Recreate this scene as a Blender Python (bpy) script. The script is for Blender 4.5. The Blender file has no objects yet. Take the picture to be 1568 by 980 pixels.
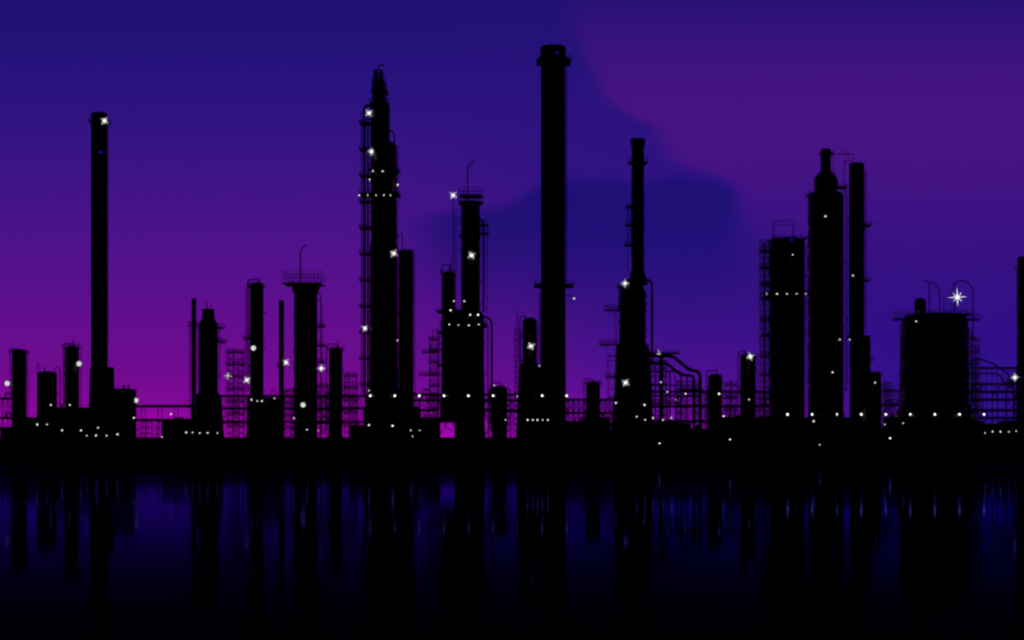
import bpy, math, random
from mathutils import Vector, Matrix
random.seed(7)
SC=0.15; D=400.0; CH=2.0; HY=695.0; LAND=5.7
scene=bpy.context.scene

# ---------------------------------------------------------------- materials
def lin(c):
    return tuple(((v/255)/12.92 if v/255<=0.04045 else ((v/255+0.055)/1.055)**2.4) for v in c)+(1.0,)
def steel(name,base,rough,nscale=0.6,spec=0.15):
    m=bpy.data.materials.new(name); m.use_nodes=True; nt=m.node_tree; b=nt.nodes['Principled BSDF']
    tc=nt.nodes.new('ShaderNodeTexCoord'); n=nt.nodes.new('ShaderNodeTexNoise'); n.inputs['Scale'].default_value=nscale; n.inputs['Detail'].default_value=6
    cr=nt.nodes.new('ShaderNodeValToRGB')
    cr.color_ramp.elements[0].position=.3; cr.color_ramp.elements[0].color=(base[0]*.4,base[1]*.4,base[2]*.4,1)
    cr.color_ramp.elements[1].position=.75; cr.color_ramp.elements[1].color=(base[0]*1.3,base[1]*1.2,base[2]*1.2,1)
    nt.links.new(tc.outputs['Object'],n.inputs['Vector']); nt.links.new(n.outputs['Fac'],cr.inputs['Fac'])
    nt.links.new(cr.outputs['Color'],b.inputs['Base Color'])
    b.inputs['Roughness'].default_value=rough; b.inputs['Specular IOR Level'].default_value=spec
    return m
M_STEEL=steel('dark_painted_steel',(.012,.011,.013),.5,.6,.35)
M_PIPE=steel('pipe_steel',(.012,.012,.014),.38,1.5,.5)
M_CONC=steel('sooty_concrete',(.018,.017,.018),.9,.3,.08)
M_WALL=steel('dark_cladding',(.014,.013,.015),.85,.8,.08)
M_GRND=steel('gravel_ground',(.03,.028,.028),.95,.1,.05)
def emis(name,col,st):
    m=bpy.data.materials.new(name); m.use_nodes=True; nt=m.node_tree; nt.nodes.clear()
    e=nt.nodes.new('ShaderNodeEmission'); o=nt.nodes.new('ShaderNodeOutputMaterial')
    e.inputs[0].default_value=col+(1,); e.inputs[1].default_value=st; nt.links.new(e.outputs[0],o.inputs[0])
    m.cycles.emission_sampling='NONE'
    return m
M_LAMP=emis('lamp_glass',(.9,.9,.85),2.0)
M_LAMPS=emis('lamp_small_glass',(.9,.85,.78),1.5)
M_GLOBE=emis('lamp_globe',(.72,.8,.7),.9)
M_GLINT=emis('lamp_glint',(.9,.9,.85),2.0)  # emission for the modelled glint spikes around floodlights, not real tubes
M_BLUE=emis('blue_patch_glow',(.005,.005,.3),.8)  # self-lit colour for the faint blue patches

# ---------------------------------------------------------------- builder
def fillet(pts,r,n=5):
    if len(pts)<3: return pts
    out=[pts[0]]
    for i in range(1,len(pts)-1):
        p,a,b=pts[i],pts[i-1],pts[i+1]
        va=(a-p); vb=(b-p); la=min(r,va.length*.48); lb=min(r,vb.length*.48)
        A=p+va.normalized()*la; B=p+vb.normalized()*lb
        for k in range(n+1):
            t=k/n; out.append(A*(1-t)**2+p*2*t*(1-t)+B*t*t)
    out.append(pts[-1]); return out
class S:
    def __init__(s,name,d):
        s.name=name; s.d=d; s.k=(D+d)/D; s.u=SC*s.k; s.parts={}; s.mats={}
    def P(s,x,y,dd=0):
        k=s.k
        z=LAND-.03 if y>=669.5 else max(LAND-.03,CH+(HY-y)*SC*k)
        return Vector(((x-784)*SC*k,s.d+dd,z))
    def part(s,n,mat=None):
        if n not in s.parts: s.parts[n]=([],[]); s.mats[n]=mat or M_STEEL
        return s.parts[n]
    def lathe(s,n,xc,prof,dd=0,seg=28,mat=None):
        V,F=s.part(n,mat); b=len(V); c=s.P(xc,300,dd)
        for (y,h) in prof:
            z=s.P(xc,y,dd).z; r=h*s.u
            for i in range(seg):
                a=2*math.pi*i/seg; V.append((c.x+r*math.cos(a),c.y+r*math.sin(a),z))
        for j in range(len(prof)-1):
            for i in range(seg):
                i2=(i+1)%seg
                F.append((b+j*seg+i,b+(j+1)*seg+i,b+(j+1)*seg+i2,b+j*seg+i2))
        F.append(tuple(b+i for i in range(seg))); F.append(tuple(b+(len(prof)-1)*seg+i for i in reversed(range(seg))))
    def box(s,n,x0,x1,y0,y1,a=-1,c=1,mat=None):
        V,F=s.part(n,mat); b=len(V); p=s.P(x0,y0,a); q=s.P(x1,y1,c)
        for z in(q.z,p.z):
            V+= [(p.x,p.y,z),(q.x,p.y,z),(q.x,q.y,z),(p.x,q.y,z)]
        F+=[(b,b+3,b+2,b+1),(b+4,b+5,b+6,b+7),(b,b+1,b+5,b+4),(b+1,b+2,b+6,b+5),(b+2,b+3,b+7,b+6),(b+3,b,b+4,b+7)]
    def tube(s,n,pts,r=.45,seg=6,bend=0,mat=None):
        P=[s.P(*p) for p in pts]
        if bend: P=fillet(P,bend*s.u)
        V,F=s.part(n,mat or M_PIPE); R=r*s.u; b=len(V)
        up=None
        for i,p in enumerate(P):
            t=(P[min(i+1,len(P)-1)]-P[max(i-1,0)])
            if t.length<1e-6: t=Vector((0,0,1))
            t.normalize()
            if up is None: up=Vector((0,1,0)) if abs(t.y)<.9 else Vector((1,0,0))
            e1=up-t*up.dot(t)
            if e1.length<1e-4: e1=t.orthogonal()
            e1.normalize(); up=e1; e2=t.cross(e1)
            for j in range(seg):
                a=2*math.pi*(j+.5)/seg; V.append(tuple(p+e1*R*math.cos(a)+e2*R*math.sin(a)))
        for i in range(len(P)-1):
            for j in range(seg):
                j2=(j+1)%seg; F.append((b+i*seg+j,b+i*seg+j2,b+(i+1)*seg+j2,b+(i+1)*seg+j))
        F.append(tuple(b+j for j in reversed(range(seg)))); F.append(tuple(b+(len(P)-1)*seg+j for j in range(seg)))
    def beam(s,n,a,c,r=.45): s.tube(n,[a,c],r,4)
    def ladder(s,x,y0,y1,dd=0,w=3.2,cage=True):
        for q in(-w/2,w/2): s.beam('ladder',(x+q,y0-3,dd),(x+q,y1,dd),.3)
        y=y0
        while y<y1: s.beam('ladder',(x-w/2,y,dd),(x+w/2,y,dd),.22); y+=3.2
        if cage:
            y=y0
            while y<y1-12:
                s.tube('ladder_cage',[(x-w/2-.6,y,dd),(x-w/2-.6,y,dd-.8),(x+w/2+.6,y,dd-.8),(x+w/2+.6,y,dd)],.25,4); y+=7
            for q in(-w/2-.6,w/2+.6): s.beam('ladder_cage',(x+q,y0,dd-.8),(x+q,y1-12,dd-.8),.2)
    def plat(s,x0,x1,y,hd=2.5,dd=0,h=8,brk=None):
        s.box('platform',x0,x1,y-.6,y+.6,dd-hd,dd+hd)
        n=max(2,int((x1-x0)/5)); 
        for z in(dd-hd,dd+hd):
            for i in range(n+1):
                x=x0+(x1-x0)*i/n; s.beam('railing',(x,y,z),(x,y-h,z),.36)
            for hh in(h,h*.5): s.beam('railing',(x0,y-hh,z),(x1,y-hh,z),.34)
        for x in(x0,x1):
            for hh in(h,h*.5): s.beam('railing',(x,y-hh,dd-hd),(x,y-hh,dd+hd),.3)
        if brk is not None:
            for x in(x0+1,x1-1):
                s.beam('bracket',(x,y,dd),(brk+(x-brk)*.35,y+9,dd),.45)
    def lattice(s,x0,x1,y0,y1,step=14,hd=1.8,dd=0,r=.5,plates=False,x_every=1):
        r*=1.35
        for z in(dd-hd,dd+hd):
            for x in(x0,x1): s.beam('frame',(x,y0,z),(x,y1,z),r)
        y=y0;i=0
        while y<y1-3:
            y2=min(y+step,y1)
            for z in(dd-hd,dd+hd):
                s.beam('frame',(x0,y,z),(x1,y,z),r*.85)
                if i%x_every==0:
                    s.beam('bracing',(x0,y,z),(x1,y2,z),r*.6); s.beam('bracing',(x1,y,z),(x0,y2,z),r*.6)
            for x in(x0,x1): s.beam('frame',(x,y,dd-hd),(x,y,dd+hd),r*.8); s.beam('bracing',(x,y,dd-hd),(x,y2,dd+hd),r*.5)
            if plates and i%2==0: s.plat(x0-1,x1+1,y,hd,dd,5)
            y=y2;i+=1
    def nozzles(s,xc,hw,y0,y1,n=8,mx=3.2):
        for i in range(n):
            y=random.uniform(y0,y1); sd=random.choice((-1,1)); L=hw+random.uniform(1.2,mx); r=random.uniform(.5,1.1)
            s.tube('nozzle',[(xc+sd*hw*.6,y,0),(xc+sd*L,y,0)],r,8)
            s.tube('nozzle',[(xc+sd*(L-.5),y,0),(xc+sd*(L+.1),y,0)],r*1.5,8)
    def goose(s,x0,y0,x1,y1,yt,r=.9,dd=0,bend=8):
        s.tube('vent_pipe',[(x0,y0,dd),(x0,yt,dd),(x1,yt,dd),(x1,y1,dd)],r,8,bend)
    def done(s):
        allv=[v for V,F in s.parts.values() for v in V]
        cx=sum(v[0] for v in allv)/len(allv)
        e=bpy.data.objects.new(s.name,None); e.empty_display_size=2; e.location=(cx,s.d,LAND); scene.collection.objects.link(e)
        for n,(V,F) in s.parts.items():
            me=bpy.data.meshes.new(n); me.from_pydata([(v[0]-cx,v[1]-s.d,v[2]-LAND) for v in V],[],F); me.update()
            if n in('shell','dome','vent_pipe','pipe','nozzle'):
                me.polygons.foreach_set('use_smooth',[len(p.vertices)==4 for p in me.polygons])
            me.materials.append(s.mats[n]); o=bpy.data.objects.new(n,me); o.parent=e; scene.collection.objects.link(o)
        return e
def dome(xc_hw,ytop,h=None,n=6):
    h=h or xc_hw*.55
    return [(ytop+h*(1-math.cos(a)),xc_hw*math.sin(a)) for a in [math.pi/2*i/n for i in range(1,n+1)]]
def rings(hw,y0,y1,step,e=.8):
    out=[(y0,hw)]; y=y0+step
    while y<y1-2:
        out+=[(y,hw),(y+.01,hw+e),(y+1.3,hw+e),(y+1.31,hw)]; y+=step
    out.append((y1,hw)); return out
G=670

# ---------------------------------------------------------------- left group
c=S('chimney',14)
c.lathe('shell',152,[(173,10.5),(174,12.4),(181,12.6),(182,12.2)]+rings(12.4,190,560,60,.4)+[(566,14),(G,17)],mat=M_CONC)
c.plat(138,167,188,2.2,0,6,152); c.ladder(165,190,560,0,1.6)
c.lathe('shell',168,[(562,5),(566,7),(G,7)]); c.tube('blue_glow',[(156,236,-2.4),(160,236,-2.4)],2.0,8,mat=M_BLUE)  # glowing blue piece stands in for a bluish reflection on the shell
c.done()
c=S('distillation_column',4)
c.lathe('shell',29,[(535,8),(537,11)]+rings(11,540,G,26)); c.nozzles(29,11,545,660,9); c.plat(17,41,540,2.2,0,4,29)
c.ladder(42,545,660,0,2); c.tube('pipe',[(29,537,0),(29,533,0),(15,533,0),(15,G,0)],.6,8,4); c.done()
c=S('pressure_vessel',8)
c.lathe('shell',72,dome(15,568,5)+[(G,15)]); c.nozzles(72,15,575,660,6); c.goose(60,572,57,600,556,.6,0,3); c.goose(84,572,92,640,562,.8)
c.tube('vent_pipe',[(68,570,0),(68,562,0)],1.2,8); c.done()
c=S('distillation_column',6)
c.lathe('shell',110,dome(10.5,529,5)+rings(10.5,540,G,30)); c.nozzles(110,10,545,650,8)
c.plat(98,122,533,2,0,6,110); c.goose(113,530,97.5,650,526,.9,0,5); c.ladder(123,540,655); c.tube('vent_pipe',[(112,530,0),(112,520,0)],.7,8); c.done()
def building(name,x0,x1,yt,d,depth=9,parapet=True,vents=2):
    b=S(name,d)
    b.box('walls',x0,x1,yt,G,0,depth,M_WALL)
    b.box('roof',x0-.8,x1+.8,yt-1.4,yt-.05,-.25,depth+.25,M_WALL)
    w=x1-x0; n=max(1,int(w/9))
    for i in range(n):
        x=x0+w*(i+.5)/n
        for y in range(int(yt)+5,658,14): b.box('window',x-1.6,x+1.6,y,y+4.5,-.06,.1,M_PIPE)
    b.box('door',x0+w*.3,x0+w*.3+5,656,G,-.08,.1,M_PIPE)
    for i in range(vents):
        x=random.uniform(x0+4,x1-4); h=random.uniform(3,8)
        b.lathe('roof_vent',x,[(yt-h-1.5,.4),(yt-h,2.2),(yt-h+1,2.2),(yt-h+1.01,1.2),(yt-1.4,1.2)],depth*.4,12)
    if vents>2:
        x=random.uniform(x0+w*.2,x0+w*.5); h=random.uniform(4,7); b.box('plant_room',x,x+w*random.uniform(.15,.3),yt-h,yt-1.4,depth*.2,depth*.8,M_WALL)
    for i in range(int(w/6)+1):
        x=x0+i*w/int(w/6+1); b.beam('railing',(x,yt-1.4,.1),(x,yt-6,.1),.22)
    b.beam('railing',(x0,yt-6,.1),(x1,yt-6,.1),.22)
    return b.done()
building('pump_house',0,19,655,0,8); building('pump_house',40,100,640,2,8,vents=4); building('pump_house',84,140,625,10)
building('boiler_house',172,196,596,3); building('control_building',247,302,644,1,8,vents=3)

# pipe racks
def rack(x0,x1,d,levels,yb=G,step=18,brace=3,seed=1,hd=2.2,rr=(.7,1.6),jump=.6):
    b=S('pipe_rack',d); R=random.Random(seed)
    x=x0;i=0
    while x<=x1+.1:
        for z in(-hd,hd): b.beam('frame',(x,levels[0]-2,z),(x,yb,z),.65)
        for y in levels: b.beam('frame',(x,y+1.6,-hd),(x,y+1.6,hd),.6)
        if i%brace==0 and x+step<=x1+.1:
            for z in(-hd,hd):
                for a,c2 in zip(levels,levels[1:]+[yb]):
                    b.beam('bracing',(x,a,z),(x+step,c2,z),.42); b.beam('bracing',(x+step,a,z),(x,c2,z),.42)
        x+=step;i+=1
    for y in levels:
        b.beam('frame',(x0,y+1.6,-hd),(x1,y+1.6,-hd),.5); b.beam('frame',(x0,y+1.6,hd),(x1,y+1.6,hd),.5)
        for q in range(4):
            z=-hd*.8+q*hd*.5; r=R.uniform(*rr); b.tube('pipe',[(x0-3,y+1-r,z),(x1+3,y+1-r,z)],r,8)
            if R.random()<jump:
                xx=R.uniform(x0+5,x1-5); b.tube('pipe',[(xx,y-r,z),(xx,y-8,z),(xx+8,y-8,z),(xx+8,y-r,z)],r*.6,6,2)
    return b.done()
rack(0,16,20,[610,640],step=8,seed=11)
rack(195,305,12,[622,643],step=25,brace=5,seed=2,jump=.3)
rack(330,560,30,[606,625,646],step=11.5,brace=2,seed=3)
rack(632,667,26,[604,613,628],step=11,brace=2,seed=4)
rack(669,709,24,[604,613],step=40,brace=9,seed=14)
rack(742,800,26,[604,613,628],step=14,brace=2,seed=4)
rack(862,960,24,[612,632,650],step=8,brace=1,seed=5)
rack(985,1180,34,[600,622,645],step=13,brace=2,seed=6)
rack(1340,1385,30,[598,620],step=11,brace=1,seed=7)
rack(1483,1600,22,[563,588,612,640],step=16,brace=4,seed=8)
rack(1478,1600,10,[600,628],step=23,brace=9,seed=9)

def latt(name,x0,x1,y0,d,step=10,pl=False,hd=1.8,r=.5,y1=G):
    b=S(name,d); b.lattice(x0,x1,y0,y1,step,hd,r=r,plates=pl); return b
for a in [(198,222,645,18,0),(225,246,645,16,0),(349,373,540,16,1),(432,450,600,18,1),(486,502,592,14,1),(528,546,576,15,1),(747,757,600,12,0),(776,792,612,14,0),(1352,1364,586,16,0),(1484,1496,520,18,1),(1080,1092,600,24,0),(1160,1176,600,22,0)]:
    b=latt('steel_scaffold_tower',a[0],a[1],a[2],a[3],9.5,bool(a[4]),r=.42)
    xm=(a[0]+a[1])/2
    b.tube('pipe',[(xm-3,a[2]-6,0),(xm-3,G,0)],.8,8); b.tube('pipe',[(xm+4,a[2]+8,0),(xm+4,G,0)],.5,8)
    b.done()

# ---------------------------------------------------------------- second cluster
c=S('vent_stack',16); c.lathe('shell',297,[(457,3.6)]+rings(3.6,460,608,30,.5)+[(G,5)]); c.plat(289,304,499,1.4,0,6,297); c.ladder(291.5,500,640,0,2); c.ladder(303,500,600,0,2); c.done()
c=S('distillation_column',8)
c.lathe('shell',319,[(473,8),(475,9.5),(486,9.5),(488,10),(495,14)]+rings(14.5,500,600,22)+[(606,20),(G,24)])
c.plat(310,342,502,2.4,0,6,322); c.plat(332,345,524,2,0,5,328); c.nozzles(322,13,505,600,10); c.ladder(336,504,600,0,2.4)
c.tube('vent_pipe',[(316,475,0),(316,462,0)],.8,8); c.tube('vent_pipe',[(323,475,0),(323,466,0)],.5,8); c.done()
c=S('distillation_column',6)
c.lathe('shell',393,dome(10.5,432,5)+rings(10.5,440,606,24)+[(610,14),(G,16)])
c.goose(396,434,380,600,428,1.1,0,5); c.tube('vent_pipe',[(397,436,0),(397,424,0)],.8,8); c.plat(380,404,440,2,0,6,392); c.ladder(377,445,600,0,2.0)
c.plat(375,390,520,2,-1,5,392); c.nozzles(393,11,450,600,10); c.done()
c=S('boiler',5); c.lathe('shell',418,dome(14,608,4)+[(G,14)]); c.lathe('shell',402,dome(10,612,4)+[(G,10)]); c.nozzles(418,14,620,660,4); c.done()
c=S('vent_stack',20); c.lathe('shell',431,[(460,4)]+rings(4,464,G,34,.5)); c.plat(425,437,560,1.4,0,5,431); c.done()
c=S('distillation_column',9)
c.lathe('shell',468,[(434,16),(436,22.5),(438,23),(447,19.5),(449,18)]+rings(18,452,G,28))
c.plat(436,494,436,4.5,0,19,468)
for y in(422,429): 
    for z in(-4.5,4.5): c.beam('railing',(436,y,z),(494,y,z),.3)
c.tube('vent_pipe',[(460,437,0),(460,384,0),(464,378,0),(470,375.5,0)],1.0,8,5)
c.tube('pipe',[(484,448,0),(491,450,0),(491,600,0)],1,8,5); c.ladder(494,470,640,0,1.8,False)
for y in(500,530,555): c.plat(484,497,y,2,0,5)
c.nozzles(468,18,455,650,12); c.tube('vent_pipe',[(448,437,0),(448,425,0)],.8,8); c.done()
c=S('distillation_column',10)
c.lathe('shell',514,dome(10.5,532,5)+rings(10.5,540,G,26)); c.goose(517,534,500,660,527,.9,0,5); c.plat(503,526,536,2,0,5,514)
c.tube('vent_pipe',[(518,534,0),(518,522,0)],.6,8); c.nozzles(514,10.5,545,660,8); c.done()
building('pump_house',535,556,652,4,5,vents=1)

# ---------------------------------------------------------------- main fractionator
c=S('fractionating_tower',12)
c.lathe('shell',582,[(160,12),(163,14.5)]+rings(15,166,215,16)+[(220,16)])
c.lathe('shell',587.5,[(219,17),(222,19.5)]+rings(20,226,372,24)+[(376,21.5),(600,22.5),(G,28)])
c.lattice(571,591,128,160,6.5,1.5,r=.7); c.lattice(573,586,108,128,5,1,r=.6); c.lathe('shell',577,[(112,2.4),(160,3.6)],0,10); c.lathe('shell',584,[(124,2.8),(160,4)],0,10)
c.lathe('shell',580,[(140,6),(160,8)],0,12)
c.tube('vent_pipe',[(577,115,0),(578,104,0),(582,99,0),(589,101,0)],1.0,8,4); c.plat(567,595,160,2.6,0,7); c.plat(569,594,143,2,0,6); c.plat(570,589,126,1.8,0,6)
c.tube('pipe',[(582,162,0),(558,162,0),(558,600,0),(566,640,0)],2.3,8,5)
c.tube('pipe',[(575,170,-1),(564,170,-1),(564,640,-1)],1.6,8,4)
c.tube('pipe',[(569,176,1),(569,640,1)],1.1,8)
for y in range(170,600,7): c.beam('bracing',(553,y,0),(569,y,0),.3)
c.beam('frame',(553,170,0),(553,G,0),.6); c.beam('frame',(553,170,3),(553,G,3),.4)
for y in range(170,600,14): c.beam('bracing',(553,y,0),(558,y+14,0),.25)
for y in range(190,600,40): c.plat(551,570,y,2.2,0,5)
c.plat(566,611,262,4,0,6); c.plat(552,612,299,4,0,6)
c.ladder(609,226,380,0,2)
c.tube('pipe',[(598,200,0),(604,205,0),(604,222,0)],1.2,8,3); c.nozzles(588,20,230,590,22,3)
c.tube('blue_glow',[(590,126,-1.8),(592,126,-1.8)],.9,6,mat=M_BLUE); c.done()
c=S('distillation_column',14)
c.lathe('shell',621.5,[(383,8),(385,11)]+rings(11.5,390,G,30)); c.tube('vent_pipe',[(616,384,0),(616,360,0),(613,356,0)],.8,8,3)
c.plat(610,633,388,2.2,0,5,621); c.nozzles(621.5,11.5,395,640,10,2.4); c.ladder(635,392,640,0,1.4); c.done()
building('compressor_house',556,640,624,3,9,vents=4); building('pump_house',636,672,640,8,vents=2)

c=S('steel_scaffold_tower',18); c.lattice(658,671,520,G,9,1.6,plates=True,r=.42); c.plat(647,672,540,1.6,0,5); c.plat(642,668,575,1.6,0,5); c.tube('vent_pipe',[(663,520,0),(663,505,0)],.6); c.done()

# ---------------------------------------------------------------- reactor pair
c=S('reactor_column',10)
c.lathe('shell',720.5,[(308,12),(311,14)]+rings(14.5,316,478,22)+[(484,18)])
c.lathe('shell',708.5,[(476,28),(481,32)]+rings(33,486,560,24)+[(600,34),(641,35)])
c.lathe('skirt',720,[(640,22),(G,24)])
for x in(674.5,697): c.beam('leg',(x,640,-3),(x,G,-3),1.2)
c.box('base_beam',672,742,641,647,-4.5,4.5)
c.tube('pipe',[(680,647,-2),(684,656,-2),(694,660,-2)],.6,6,4)
c.lathe('shell',687,dome(10,415,6)+rings(10,424,480,20)); c.goose(689,417,677,480,405,.9,0,5); c.plat(675,698,420,2.2,0,6,687); c.tube('vent_pipe',[(690,416,0),(690,400,0)],.8,8)
c.plat(702,739,311,3,0,10,720); c.plat(704,739,301,3,0,11,None)
c.tube('vent_pipe',[(716,311,0),(716,258,0),(719,251,0),(726,246,0)],1.0,8,5); c.tube('vent_pipe',[(711,311,0),(711,285,0)],.5)
c.tube('mast',[(694,480,0),(694,303,0)],.7,6); c.tube('mast',[(698,480,0),(698,330,0)],.5,6)
for y in range(320,480,12): c.beam('bracing',(694,y,0),(706,y,0),.3)
c.tube('pipe',[(733,336,0),(740.5,338,0),(740.5,478,0)],1.7,8,5); c.plat(734,748,345,2,0,7); c.plat(734,748,358,2,0,6)
c.tube('pipe',[(735,350,0),(746,350,0),(746,480,0)],.6,8,3)
c.tube('pipe',[(738,483,0),(752,489,0),(753,500,0),(753,660,0)],1.7,8,7); c.tube('pipe',[(740,492,0),(747,496,0),(747,650,0)],.9,8,5)
for y in range(505,640,14): c.beam('bracing',(740,y,0),(754,y,0),.35)
for y in(478,510,560): c.plat(669,700,y,4,0,5)
c.plat(675,745,499,5.4,0,6); c.nozzles(708,33,520,630,10); c.nozzles(720,14.5,320,470,12); c.ladder(672,515,640,0,2.4); c.done()
c=S('pressure_vessel',8); c.lathe('shell',765,dome(12,590,6)+[(G,12)]); c.goose(768,592,751,650,586,.8,0,4); c.nozzles(765,12,600,650,5); c.done()
c=S('distillation_column',8)
c.lathe('shell',811,dome(10,486,4)+rings(11,493,555,18)+[(560,16),(575,17),(G,21)])
c.lattice(788,798,505,620,8,1.5,r=.42); c.tube('mast',[(792,505,0),(792,475,0)],.7,6); c.tube('pipe',[(806,488,0),(802,482,0),(796,486,0),(796,640,0)],.9,8,4); c.plat(800,823,495,2,0,5,811)
c.nozzles(811,12,500,555,6); c.ladder(823,500,560,0,1.8); c.done()

# ---------------------------------------------------------------- big chimney
c=S('chimney',6)
c.lathe('shell',847,[(72,18.6),(73,19.8),(79,19.8),(80,19),(87,19),(88,21.5),(93,21.5),(95,18.8)]+rings(18.8,130,425,90,.3)+[(430,19),(G,20)],seg=40,mat=M_CONC)
c.plat(822,874,95,3.8,0,7,847); c.plat(818,878,438,4.6,0,7,847)
c.ladder(868,100,438,0,1.5); c.ladder(826,450,660,0,1.5); c.tube('blue_glow',[(850,86,-3.5),(855,86,-3.5)],1.6,8,mat=M_BLUE); c.tube('bracket',[(866,450,0),(880,457,0)],.5); c.done()
building('turbine_hall',800,862,634,2,9,vents=5); building('pump_house',858,896,646,4,8,vents=2)
c=S('distillation_column',6); c.lathe('shell',908,dome(11,584,5)+rings(11,592,G,22)); c.goose(908,586,894,650,580,.7,0,4); c.nozzles(908,11,595,660,7); c.plat(896,921,588,2,0,5,908); c.done()

# ---------------------------------------------------------------- stacked furnace
c=S('furnace_stack',12)
c.lathe('shell',976.5,[(213,11.5),(222,11.5),(224,9.8),(250,9.8),(252,10.6),(254,9.8)]+rings(9.9,260,412,40,.5)+[(420,12),(436,16)])
c.lathe('shell',968.5,[(428,12),(442,18),(446,20)]+rings(20.5,450,525,20)+[(532,26),(540,27),(600,29),(G,34)])
c.ladder(964,316,378,0,3); c.plat(957,970,345,1.6,0,6); c.plat(956,970,376,1.6,0,6); c.plat(959,970,318,1.6,0,5); c.tube('pipe',[(961,316,0),(961,420,0)],.4)
c.plat(963,991,250,2.2,0,5)
c.tube('pipe',[(985,428,0),(995,429,0),(998.5,436,0),(998.5,560,0)],1.9,8,7)
for y in range(450,545,13): c.beam('bracing',(985,y,0),(1000,y,0),.4)
c.plat(926,952,475,2,0,8,955); c.plat(918,948,528,2,0,8,955); c.tube('vent_pipe',[(947,475,0),(947,445,0),(951,440,0)],.6,8,3); c.plat(945,962,440,2,0,6)
c.nozzles(968,20,450,520,10,4); c.nozzles(962,28,545,650,8); c.ladder(943,478,528,0,2.4); c.ladder(931,540,655,0,2.4); c.plat(927,945,578,2,0,5); c.done()

# overhead pipework
c=S('overhead_pipework',16)
c.tube('pipe',[(992,545,0),(1030,545,0),(1056,567,0),(1072,569,0),(1073,G,0)],2.7,10,8)
c.tube('pipe',[(992,556,1),(1022,556,1),(1043,574,1),(1063,575,1),(1063,G,1)],2.3,10,7)
c.tube('pipe',[(992,569,-1),(1042,569,-1),(1042,G,-1)],1.6,8,5); c.tube('pipe',[(1012,545,-1),(1012,G,-1)],3.6,8); c.tube('pipe',[(1004,552,1),(1004,G,1)],1.1,8)
c.tube('pipe',[(1026,569,0),(1026,G,0)],1.2,8); c.tube('pipe',[(992,590,0),(1072,590,0)],1.1,8); c.tube('pipe',[(992,606,0),(1072,606,0)],1.4,8); c.tube('pipe',[(1034,575,0),(1034,G,0)],.9,8); c.tube('pipe',[(1052,575,0),(1052,G,0)],1.2,8)
c.lattice(996,1020,552,G,12,2.6,r=.5,x_every=1); c.lattice(1036,1068,584,G,12,2.6,r=.5,x_every=1); c.plat(992,1040,541,2.6,0,4); c.plat(1040,1074,598,2.6,0,5); c.plat(996,1040,618,2.6,0,5); c.done()
c=S('distillation_column',7); c.lathe('shell',1095,dome(11,572,5)+rings(11,580,G,24)); c.goose(1098,574,1082,650,568,.8,0,4); c.tube('vent_pipe',[(1098,574,0),(1098,562,0)],.6); c.nozzles(1095,11,585,660,7); c.done()
c=S('distillation_column',9); c.lathe('shell',1145,dome(12,541,6)+rings(12,550,G,26)); c.goose(1142,543,1130,640,538,.8,0,4); c.plat(1133,1158,547,2,0,5,1145); c.nozzles(1145,12,555,660,8); c.ladder(1159,550,640,0,2); c.done()
b=latt('steel_scaffold_tower',1110,1128,590,15,10,True,r=.42); b.tube('pipe',[(1119,580,0),(1119,G,0)],1,8); b.done()
building('pump_house',1002,1058,649,1,7,vents=3); building('pump_house',1100,1182,640,6,7,vents=5); building('pump_house',1050,1092,658,3,6,vents=2)

# ---------------------------------------------------------------- right big group
c=S('hydrocracker_tower',10)
c.lathe('shell',1205,[(366,24),(369,27)]+rings(27,374,G,38,.5),seg=36)
c.plat(1179,1232,368,4.4,0,4)
c.tube('roof_frame',[(1184,368,-1),(1184,339,-1),(1215,339,-1),(1215,368,-1)],.6,6); c.tube('roof_frame',[(1184,368,1),(1184,343,1),(1215,343,1),(1215,368,1)],.5,6)
c.lattice(1164,1176,368,G,9,1.6,r=.42,x_every=1); c.tube('pipe',[(1170.5,372,0),(1170.5,G,0)],1.6,8)
for y in(385,410,436,458,490,515,545,575): c.plat(1163,1180,y,2.2,0,4)
c.plat(1174,1237,452,5,0,5); c.ladder(1235,375,640,0,2.2); c.nozzles(1205,27,380,640,12); c.tube('blue_glow',[(1206,371,-4.4),(1210,371,-4.4)],1.4,8,mat=M_BLUE); c.done()
c=S('regenerator_tower',14)
c.lathe('shell',1264.5,[(228,6.5),(230,8),(262,8)]+[(266,12),(269,15),(273,17.3),(278,18.3),(286,18.3),(291,17),(294,18),(296,25)]+rings(27,300,G,34,.5),seg=36)
c.plat(1236,1250,299,3,0,6); c.plat(1256,1274,236,1.6,0,3); c.nozzles(1265,27,310,640,14)
c.tube('crane',[(1276,290,0),(1276,234,0)],.5); c.tube('crane',[(1272,236,0),(1308,236,0)],.6); c.tube('crane',[(1288,228,0),(1300,240,0),(1294,250,0)],.5); c.tube('crane',[(1293,296,0),(1293,246,0),(1303,246,0)],.6)
c.tube('pipe',[(1280,285,0),(1296,287,0),(1296,600,0)],.9,8,5); c.plat(1278,1296,288,2,0,5); c.done()
c=S('distillation_column',11)
c.lathe('shell',1311.5,[(250,11),(254,11.8)]+rings(11.5,260,512,36,.6)+[(518,16)])
c.lathe('shell',1317,[(514,14),(518,16),(G,16)])
for y in range(300,660,11): c.beam('bracing',(1290,y,0),(1302,y,0),.35)
for y in range(300,640,22): c.beam('bracing',(1292,y,0),(1301,y+22,0),.3)
c.plat(1302,1333,346,2.2,0,6,1312); c.plat(1318,1331,430,2,0,5); c.plat(1301,1335,552,2.4,0,5,1317); c.ladder(1325,262,510,0,1.8); c.nozzles(1311,12,260,510,12); c.tube('vent_pipe',[(1307,250,0),(1307,240,0)],.6); c.done()
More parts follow.
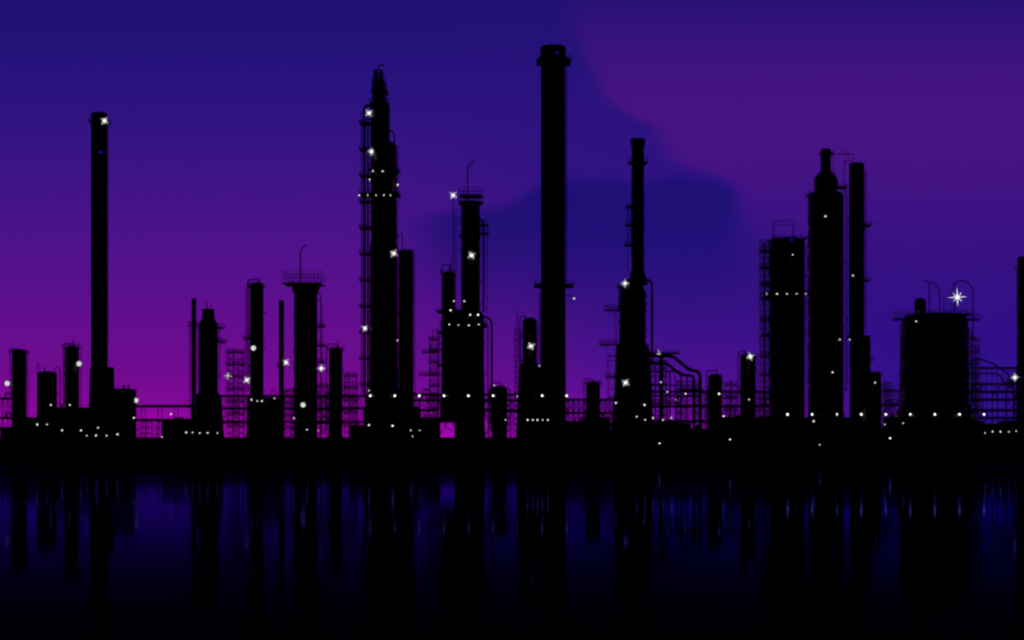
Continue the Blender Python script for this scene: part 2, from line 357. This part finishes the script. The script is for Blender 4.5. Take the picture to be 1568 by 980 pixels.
c=S('storage_tank',8); c.lathe('shell',1331,dome(18,569,4)+rings(18,575,G,24)); c.plat(1315,1348,573,2.6,0,4,1331); c.done()
building('control_building',1236,1310,640,2,8,vents=3); building('pump_house',1345,1372,657,3,7,vents=2)

c=S('coker_drum',9)
c.lathe('shell',1431,[(482,44),(486,47),(494,50),(504,51)]+rings(51.5,510,600,30,.5)+[(618,52),(630,58),(G,65)],seg=44)
c.lathe('shell',1409,dome(9,456,7)+[(486,9)],0,20)
c.plat(1367,1402,489,3,0,12,1390); c.plat(1400,1482,483,5.5,0,5)
c.tube('vent_pipe',[(1423,484,0),(1423,432,0),(1414,429,0)],.9,8,4); c.tube('vent_pipe',[(1424,432,0),(1436,436,0),(1439,450,0),(1439,484,0)],.9,8,6)
c.tube('vent_pipe',[(1445,484,0),(1445,452,0)],.6); c.tube('vent_pipe',[(1455,484,0),(1455,440,0)],.5)
c.tube('vent_pipe',[(1461,484,0),(1461,430,0),(1482,430,0),(1490,445,0),(1490,520,0)],.9,8,9)
c.tube('mast',[(1466,484,0),(1466,457,0)],.6); c.plat(1474,1498,490,2.4,0,7)
c.tube('pipe',[(1474,500,0),(1488,505,0),(1488,640,0)],.8,8,5); c.ladder(1378,500,640,0,2.4); c.nozzles(1431,51,510,610,10)
for x in(1428,1434,1450,1473,1480): c.tube('vent_pipe',[(x,484,1),(x,random.uniform(465,476),1)],.6)
c.done()
c=S('overhead_pipework',14)
c.tube('pipe',[(1482,560,0),(1494,548,0),(1520,556,0),(1545,573,0),(1553,600,0),(1553,660,0)],1.3,8,9)
c.tube('pipe',[(1482,572,0),(1530,572,0),(1540,590,0),(1540,G,0)],1.1,8,7); c.tube('pipe',[(1495,560,0),(1500,545,0),(1512,540,0)],.5,6,3)
c.tube('mast',[(1557,G,0),(1557,560,0)],.7); c.plat(1540,1566,585,2,0,7); c.done()
c=S('vent_stack',18); c.lathe('shell',1565,[(393,6),(395,7)]+rings(7,400,G,40,.6)); c.plat(1556,1575,410,2,0,6,1563); c.ladder(1557,412,640,0,1.6); c.done()
building('warehouse',1500,1610,650,3,12,vents=4); building('pump_house',1362,1400,640,1,7,vents=2); building('pump_house',1466,1508,646,1,7,vents=2)
building('pump_house',893,935,640,2,7,vents=3)

# ---------------------------------------------------------------- land, quay, water
def meshobj(name,V,F,mat):
    me=bpy.data.meshes.new(name); me.from_pydata(V,[],F); me.update(); me.materials.append(mat); o=bpy.data.objects.new(name,me); scene.collection.objects.link(o); return o
W=4000
meshobj('ground',[(-W,-7.4,LAND-.01),(W,-7.4,LAND-.01),(W,5000,LAND-.01),(-W,5000,LAND-.01)],[(0,1,2,3)],M_GRND)
q=bpy.data.objects.new('quay_wall',None); scene.collection.objects.link(q)
def qbox(n,x0,x1,y0,y1,z0,z1,mat=M_CONC):
    V=[(x,y,z) for z in(z0,z1) for x,y in((x0,y0),(x1,y0),(x1,y1),(x0,y1))]
    o=meshobj(n,V,[(0,3,2,1),(4,5,6,7),(0,1,5,4),(1,2,6,5),(2,3,7,6),(3,0,4,7)],mat); o.parent=q
qbox('wall',-W,W,-8,-7.4,-4,LAND-.25); qbox('coping',-W,W,-8.25,-7.4,LAND-.25,LAND+.02)
for i in range(-34,35): qbox('fender_pile',i*6.1-.25,i*6.1+.25,-8.5,-8.0,-4,LAND-.8+.5*math.sin(i*2.3),M_CONC)

m=bpy.data.materials.new('harbour_water'); m.use_nodes=True; nt=m.node_tree; nt.nodes.clear(); L=nt.links.new
def N(t,**kw):
    n=nt.nodes.new(t)
    for k,v in kw.items(): setattr(n,k,v)
    return n
def MA(op,a,b=None,c=None,clamp=False):
    n=N('ShaderNodeMath',operation=op,use_clamp=clamp)
    for i,v in enumerate((a,b,c)):
        if v is None: continue
        if isinstance(v,(int,float)): n.inputs[i].default_value=v
        else: L(v,n.inputs[i])
    return n.outputs[0]
geo=N('ShaderNodeNewGeometry'); sep=N('ShaderNodeSeparateXYZ'); L(geo.outputs['Position'],sep.inputs[0])
fr=N('ShaderNodeFresnel'); fr.inputs['IOR'].default_value=1.01
fac=MA('MULTIPLY',MA('POWER',fr.outputs[0],2.6),9.0,clamp=True)
gl=N('ShaderNodeBsdfGlossy'); gl.inputs['Color'].default_value=(.06,.05,.5,1)
df=N('ShaderNodeBsdfDiffuse'); df.inputs['Color'].default_value=(.001,.001,.002,1)
nz=N('ShaderNodeTexNoise'); nz.inputs['Scale'].default_value=.035; nz.inputs['Detail'].default_value=3; L(geo.outputs['Position'],nz.inputs['Vector'])
xw=MA('ADD',sep.outputs['X'],MA('MULTIPLY',MA('SUBTRACT',nz.outputs['Fac'],.5),30))
lft=N('ShaderNodeMapRange',interpolation_type='SMOOTHSTEP'); L(xw,lft.inputs[0])
for i,v in zip((1,2,3,4),(-58,-74,0,1)): lft.inputs[i].default_value=v
rgt=N('ShaderNodeMapRange',interpolation_type='SMOOTHSTEP'); L(xw,rgt.inputs[0])
for i,v in zip((1,2,3,4),(56,78,0,1)): rgt.inputs[i].default_value=v
side=MA('ADD',lft.outputs[0],rgt.outputs[0])
# the water is stiller in the lee of the quay, more ruffled further out
out=N('ShaderNodeMapRange',interpolation_type='SMOOTHSTEP'); L(sep.outputs['Y'],out.inputs[0])
for i,v in zip((1,2,3,4),(-90,-260,.25,1)): out.inputs[i].default_value=v
L(MA('ADD',MA('MULTIPLY',MA('MULTIPLY',side,.16),out.outputs[0]),MA('MULTIPLY_ADD',MA('MULTIPLY',nz.outputs['Fac'],out.outputs[0]),.08,.008)),gl.inputs['Roughness'])
wv=N('ShaderNodeTexNoise'); wv.inputs['Scale'].default_value=.5; wv.inputs['Detail'].default_value=3; L(geo.outputs['Position'],wv.inputs['Vector'])
bp=N('ShaderNodeBump'); bp.inputs['Strength'].default_value=.03; bp.inputs['Distance'].default_value=.02; L(wv.outputs['Fac'],bp.inputs['Height']); L(bp.outputs[0],gl.inputs['Normal'])
mx=N('ShaderNodeMixShader'); L(MA('MULTIPLY',fac,MA('SUBTRACT',1,MA('MULTIPLY',side,.55))),mx.inputs[0]); L(df.outputs[0],mx.inputs[1]); L(gl.outputs[0],mx.inputs[2])
o=N('ShaderNodeOutputMaterial'); L(mx.outputs[0],o.inputs[0])
meshobj('water',[(-W,-1500,0),(W,-1500,0),(W,-7.9,0),(-W,-7.9,0)],[(0,1,2,3)],m)

# ---------------------------------------------------------------- camera
cd=bpy.data.cameras.new('camera'); cam=bpy.data.objects.new('camera',cd); scene.collection.objects.link(cam)
cam.location=(0,-D,CH); cam.rotation_euler=(math.pi/2,0,0); cd.sensor_width=36; cd.lens=36*D/(1568*SC); cd.shift_y=(HY-490)/1568
cd.clip_end=20000; cd.clip_start=.5; scene.camera=cam
cd.dof.use_dof=True; cd.dof.focus_distance=230; cd.dof.aperture_fstop=.1

# ---------------------------------------------------------------- lamps
bpy.context.view_layer.update(); dg=bpy.context.evaluated_depsgraph_get()
org=Vector((0,-D,CH))
def wp(x,y,d):
    k=(D+d)/D; return Vector(((x-784)*SC*k,d,CH+(HY-y)*SC*k))
def hit(x,y):
    dr=(wp(x,y,0)-org).normalized(); ok,loc,n,i,ob,mt=scene.ray_cast(dg,org+dr*5,dr)
    return loc if ok and loc.y<80 and loc.y>-20 else None
import bmesh
def anchor(x,y):
    h=hit(x,y)
    if h: return h.y-.7,h
    for r in(2,4,6,9,12,16):
        for dx,dy in((-r,0),(r,0),(0,r),(-r,r),(r,r)):
            h=hit(x+dx,y+dy)
            if h: return h.y-.5,h
    return 5,None
def lampgeo(lst,r,mat,name,star=0):
    e=bpy.data.objects.new(name,None); scene.collection.objects.link(e)
    bm=bmesh.new(); bt=bmesh.new(); bk=bmesh.new()
    def rod(b,p,q,rad):
        v=q-p
        if v.length<.01: return
        mt=Vector((0,0,1)).rotation_difference(v.normalized()).to_matrix().to_4x4(); mt.translation=(p+q)/2
        bmesh.ops.create_cone(b,segments=6,radius1=rad,radius2=rad*.3 if b is bt else rad,depth=v.length,cap_ends=True,matrix=mt)
    for (x,y,*sc) in lst:
        d,h=anchor(x,y); p=wp(x,y,d); sc=sc[0] if sc else 1
        bmesh.ops.create_icosphere(bm,subdivisions=2,radius=r*sc,matrix=Matrix.Translation(p))
        if h: rod(bk,p+Vector((0,.1,r*.9)),h+Vector((0,.3,0)),.05)
        if not star: bmesh.ops.create_cube(bk,size=1,matrix=Matrix.Translation(p+Vector((0,0,r*sc+.06)))@Matrix.Diagonal((r*1.4,r*1.4,.12,1)))
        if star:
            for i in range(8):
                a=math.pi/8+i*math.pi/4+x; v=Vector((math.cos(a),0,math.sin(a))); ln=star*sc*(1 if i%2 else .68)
                rod(bt,p,p+v*ln,.07*max(1,sc*.55))  # glowing spikes shape the starburst glint around the bulb
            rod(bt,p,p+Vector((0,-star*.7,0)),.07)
    for b,n,mm in((bm,'bulb',mat),(bt,'glint_spike',M_GLINT),(bk,'bracket',M_STEEL)):
        if len(b.verts)==0: continue
        me=bpy.data.meshes.new(n); b.to_mesh(me); me.materials.append(mm); ob=bpy.data.objects.new(n,me); ob.parent=e; scene.collection.objects.link(ob)
for s in [(160,185),(565,173),(569,232),(603,388),(559,503),(694,299),(722,391),(813,530),(957,434),(958,586),(1009,542),(1149,546),(1466,455,2.0),(1554,578),(349,576,.9),(378,582),(438,555,.9),(492,564,.9)]:
    lampgeo([s],.17,M_LAMP,'floodlight',1.05)
for s in [(11,587),(121,557),(208,613),(388,533),(464,620)]: lampgeo([s],.58,M_GLOBE,'globe_lamp')
for i in range(9): lampgeo([(567+i*37.6,606)],.25,M_LAMP,'walkway_lamp')
for i in range(9): lampgeo([(1206+i*37.6,634.5)],.26,M_LAMP,'walkway_lamp')
small=[(57,650),(72,650),(95,659),(124,659),(107,620),(78,620),(133,667),(147,667),(163,667),(180,665),(205,640),(248,669),(262,634),(285,662),(295,662),(306,663),(318,663),(333,663),(385,612),(394,614),(401,614),(420,610),(470,658),(487,659),(565,598),(565,651,1.4),(601,652,1.5),(629,659),(643,659),(632,668),(774,643),(808,643),(816,643),(823,643),(831,643),(839,643),(943,617,1.5),(987,620,1.4),(975,638),(988,643),(1000,640),(1015,643),(1028,640),(1010,679),(1035,612),(1050,603),(1101,603,1.5),(1108,637,1.3),(1118,673),(1147,612),(1275,570),(1286,520),(1301,520),(1306,422),(1246,645,1.3),(1255,681),(1340,586),(1355,650),(1363,671,1.3),(1383,648),(1403,492),(1508,663),(1520,661),(1532,661),(1545,661),(1556,660),(826,560,1.3),(757,590),(1012,585),(1022,600),
(571,262),(586,262),(609,283,1.5),(566,275,1.2),(550,299),(563,299),(576,299),(588,299),(598,299),(609,521),(690,475,1.5),(695,461),(711,461),(720,482,1.5),(732,482,1.5),(688,497),(702,498),(718,498),(733,497),(879,457,1.5),(1214,390,1.2),(1264,331,1.2),(1174,450),(1190,450),(1205,450),(1220,450),(1234,450),(150,655),(450,640),(640,606)]
lampgeo([(s[0],s[1],(s[2] if len(s)>2 else 1)*random.uniform(.75,1.15)) for s in small],.155,M_LAMPS,'plant_lights')

# ---------------------------------------------------------------- sky
w=bpy.data.worlds.new('World'); scene.world=w; w.use_nodes=True; nt=w.node_tree; nt.nodes.clear(); L=nt.links.new
tc=N('ShaderNodeTexCoord'); sp=N('ShaderNodeSeparateXYZ'); L(tc.outputs['Generated'],sp.inputs[0])
Y=MA('MAXIMUM',sp.outputs['Y'],.05)
nz=N('ShaderNodeTexNoise'); nz.inputs['Scale'].default_value=14; nz.inputs['Detail'].default_value=3; nz.inputs['Roughness'].default_value=.45; L(tc.outputs['Generated'],nz.inputs['Vector'])
nn=MA('MULTIPLY',MA('SUBTRACT',nz.outputs['Fac'],.5),.06)
F=D/SC/1000
U0=MA('MULTIPLY',MA('DIVIDE',sp.outputs['X'],Y),F); V0=MA('MULTIPLY',MA('DIVIDE',sp.outputs['Z'],Y),F)
V0=MA('MAXIMUM',V0,0)
U=MA('ADD',U0,nn); V=MA('ADD',V0,nn)
def ramp(val,stops,gray=False,interp='B_SPLINE'):
    n=N('ShaderNodeValToRGB'); L(val,n.inputs[0]); cr=n.color_ramp; cr.interpolation=interp
    while len(cr.elements)<len(stops): cr.elements.new(.5)
    for e,(p,cc) in zip(cr.elements,stops):
        e.position=p
    for e,(p,cc) in zip(cr.elements,stops): e.color=(cc,cc,cc,1) if gray else lin(cc)
    return n.outputs[0]
Lr=ramp(V0,[(0,(190,4,195)),(.04,(162,6,174)),(.08,(124,9,148)),(.14,(110,11,142)),(.25,(90,16,142)),(.4,(64,20,136)),(.55,(40,19,126)),(.7,(30,18,116)),(1,(18,12,90))])
Mr=ramp(V0,[(0,(160,12,180)),(.06,(110,14,158)),(.12,(72,16,142)),(.2,(60,17,136)),(.3,(50,17,132)),(.5,(46,18,128)),(.7,(31,17,117)),(1,(18,12,90))])
Rr=ramp(V0,[(0,(50,14,150)),(.2,(48,15,132)),(.35,(56,17,130)),(.5,(78,20,132)),(.62,(58,19,126)),(.7,(36,17,117)),(1,(18,12,90))])
def mr(v,a,b):
    n=N('ShaderNodeMapRange',interpolation_type='SMOOTHSTEP'); L(v,n.inputs[0]); n.inputs[1].default_value=a; n.inputs[2].default_value=b; return n.outputs[0]
def mix(f,a,b):
    n=N('ShaderNodeMix',data_type='RGBA'); L(f,n.inputs[0]); 
    for i,v in((6,a),(7,b)):
        if isinstance(v,tuple): n.inputs[i].default_value=v
        else: L(v,n.inputs[i])
    return n.outputs[2]
col=mix(mr(U0,-.3,.25),Lr,Mr)
def ev(y): return (695-y)/1000
edge=ramp(V0,[(0,.45),(ev(450),.38),(ev(300),.336),(ev(275),.32),(ev(250),.25),(ev(195),.225),(ev(180),.19),(ev(150),.146),(ev(100),.116),(ev(40),.086),(.75,.06)],True,'LINEAR')
dU=MA('SUBTRACT',U,edge)
soft=MA('DIVIDE',dU,MA('ADD',.018,MA('MULTIPLY',MA('MAXIMUM',MA('SUBTRACT',.4,V0),0),.5)))
col=mix(mr(soft,-1,1.6),col,Rr)
Un=MA('MULTIPLY_ADD',U,1.0,.5)
def ex(x): return (x-784)/1000+.5
top=ramp(Un,[(ex(590),.33),(ex(620),.37),(ex(700),.38),(ex(760),.385),(ex(795),.40),(ex(840),.43),(ex(890),.437),(ex(950),.432),(ex(985),.418),(ex(1030),.438),(ex(1085),.422),(ex(1115),.40),(ex(1180),.3)],True,'LINEAR')
cm=mr(MA('SUBTRACT',top,V),-.009,.022)
cm=MA('MULTIPLY',cm,mr(V0,.14,.38)); cm=MA('MULTIPLY',cm,mr(U,-.2,-.08))
wd=MA('ADD',.024,MA('MULTIPLY',MA('MAXIMUM',MA('SUBTRACT',.37,V0),0),.9))
cm=MA('MULTIPLY',cm,MA('SUBTRACT',1,mr(MA('DIVIDE',MA('SUBTRACT',U,.325),wd),-.4,1)))
col=mix(MA('MULTIPLY',cm,.93),col,lin((29,16,117)))
glow=mr(sp.outputs['Y'],-.05,.6)
bg=N('ShaderNodeBackground'); L(col,bg.inputs[0]); L(MA('ADD',MA('MULTIPLY',glow,.99),.01),bg.inputs[1])
o=N('ShaderNodeOutputWorld'); L(bg.outputs[0],o.inputs[0])

sd=bpy.data.lights.new('sun','SUN'); sd.energy=.02; sd.angle=math.radians(.5); sd.color=(1,.6,.8)
so=bpy.data.objects.new('sun',sd); so.rotation_euler=(math.radians(-87),0,math.radians(25)); scene.collection.objects.link(so)
scene.view_settings.view_transform='Standard'; scene.view_settings.look='None'; scene.view_settings.exposure=0
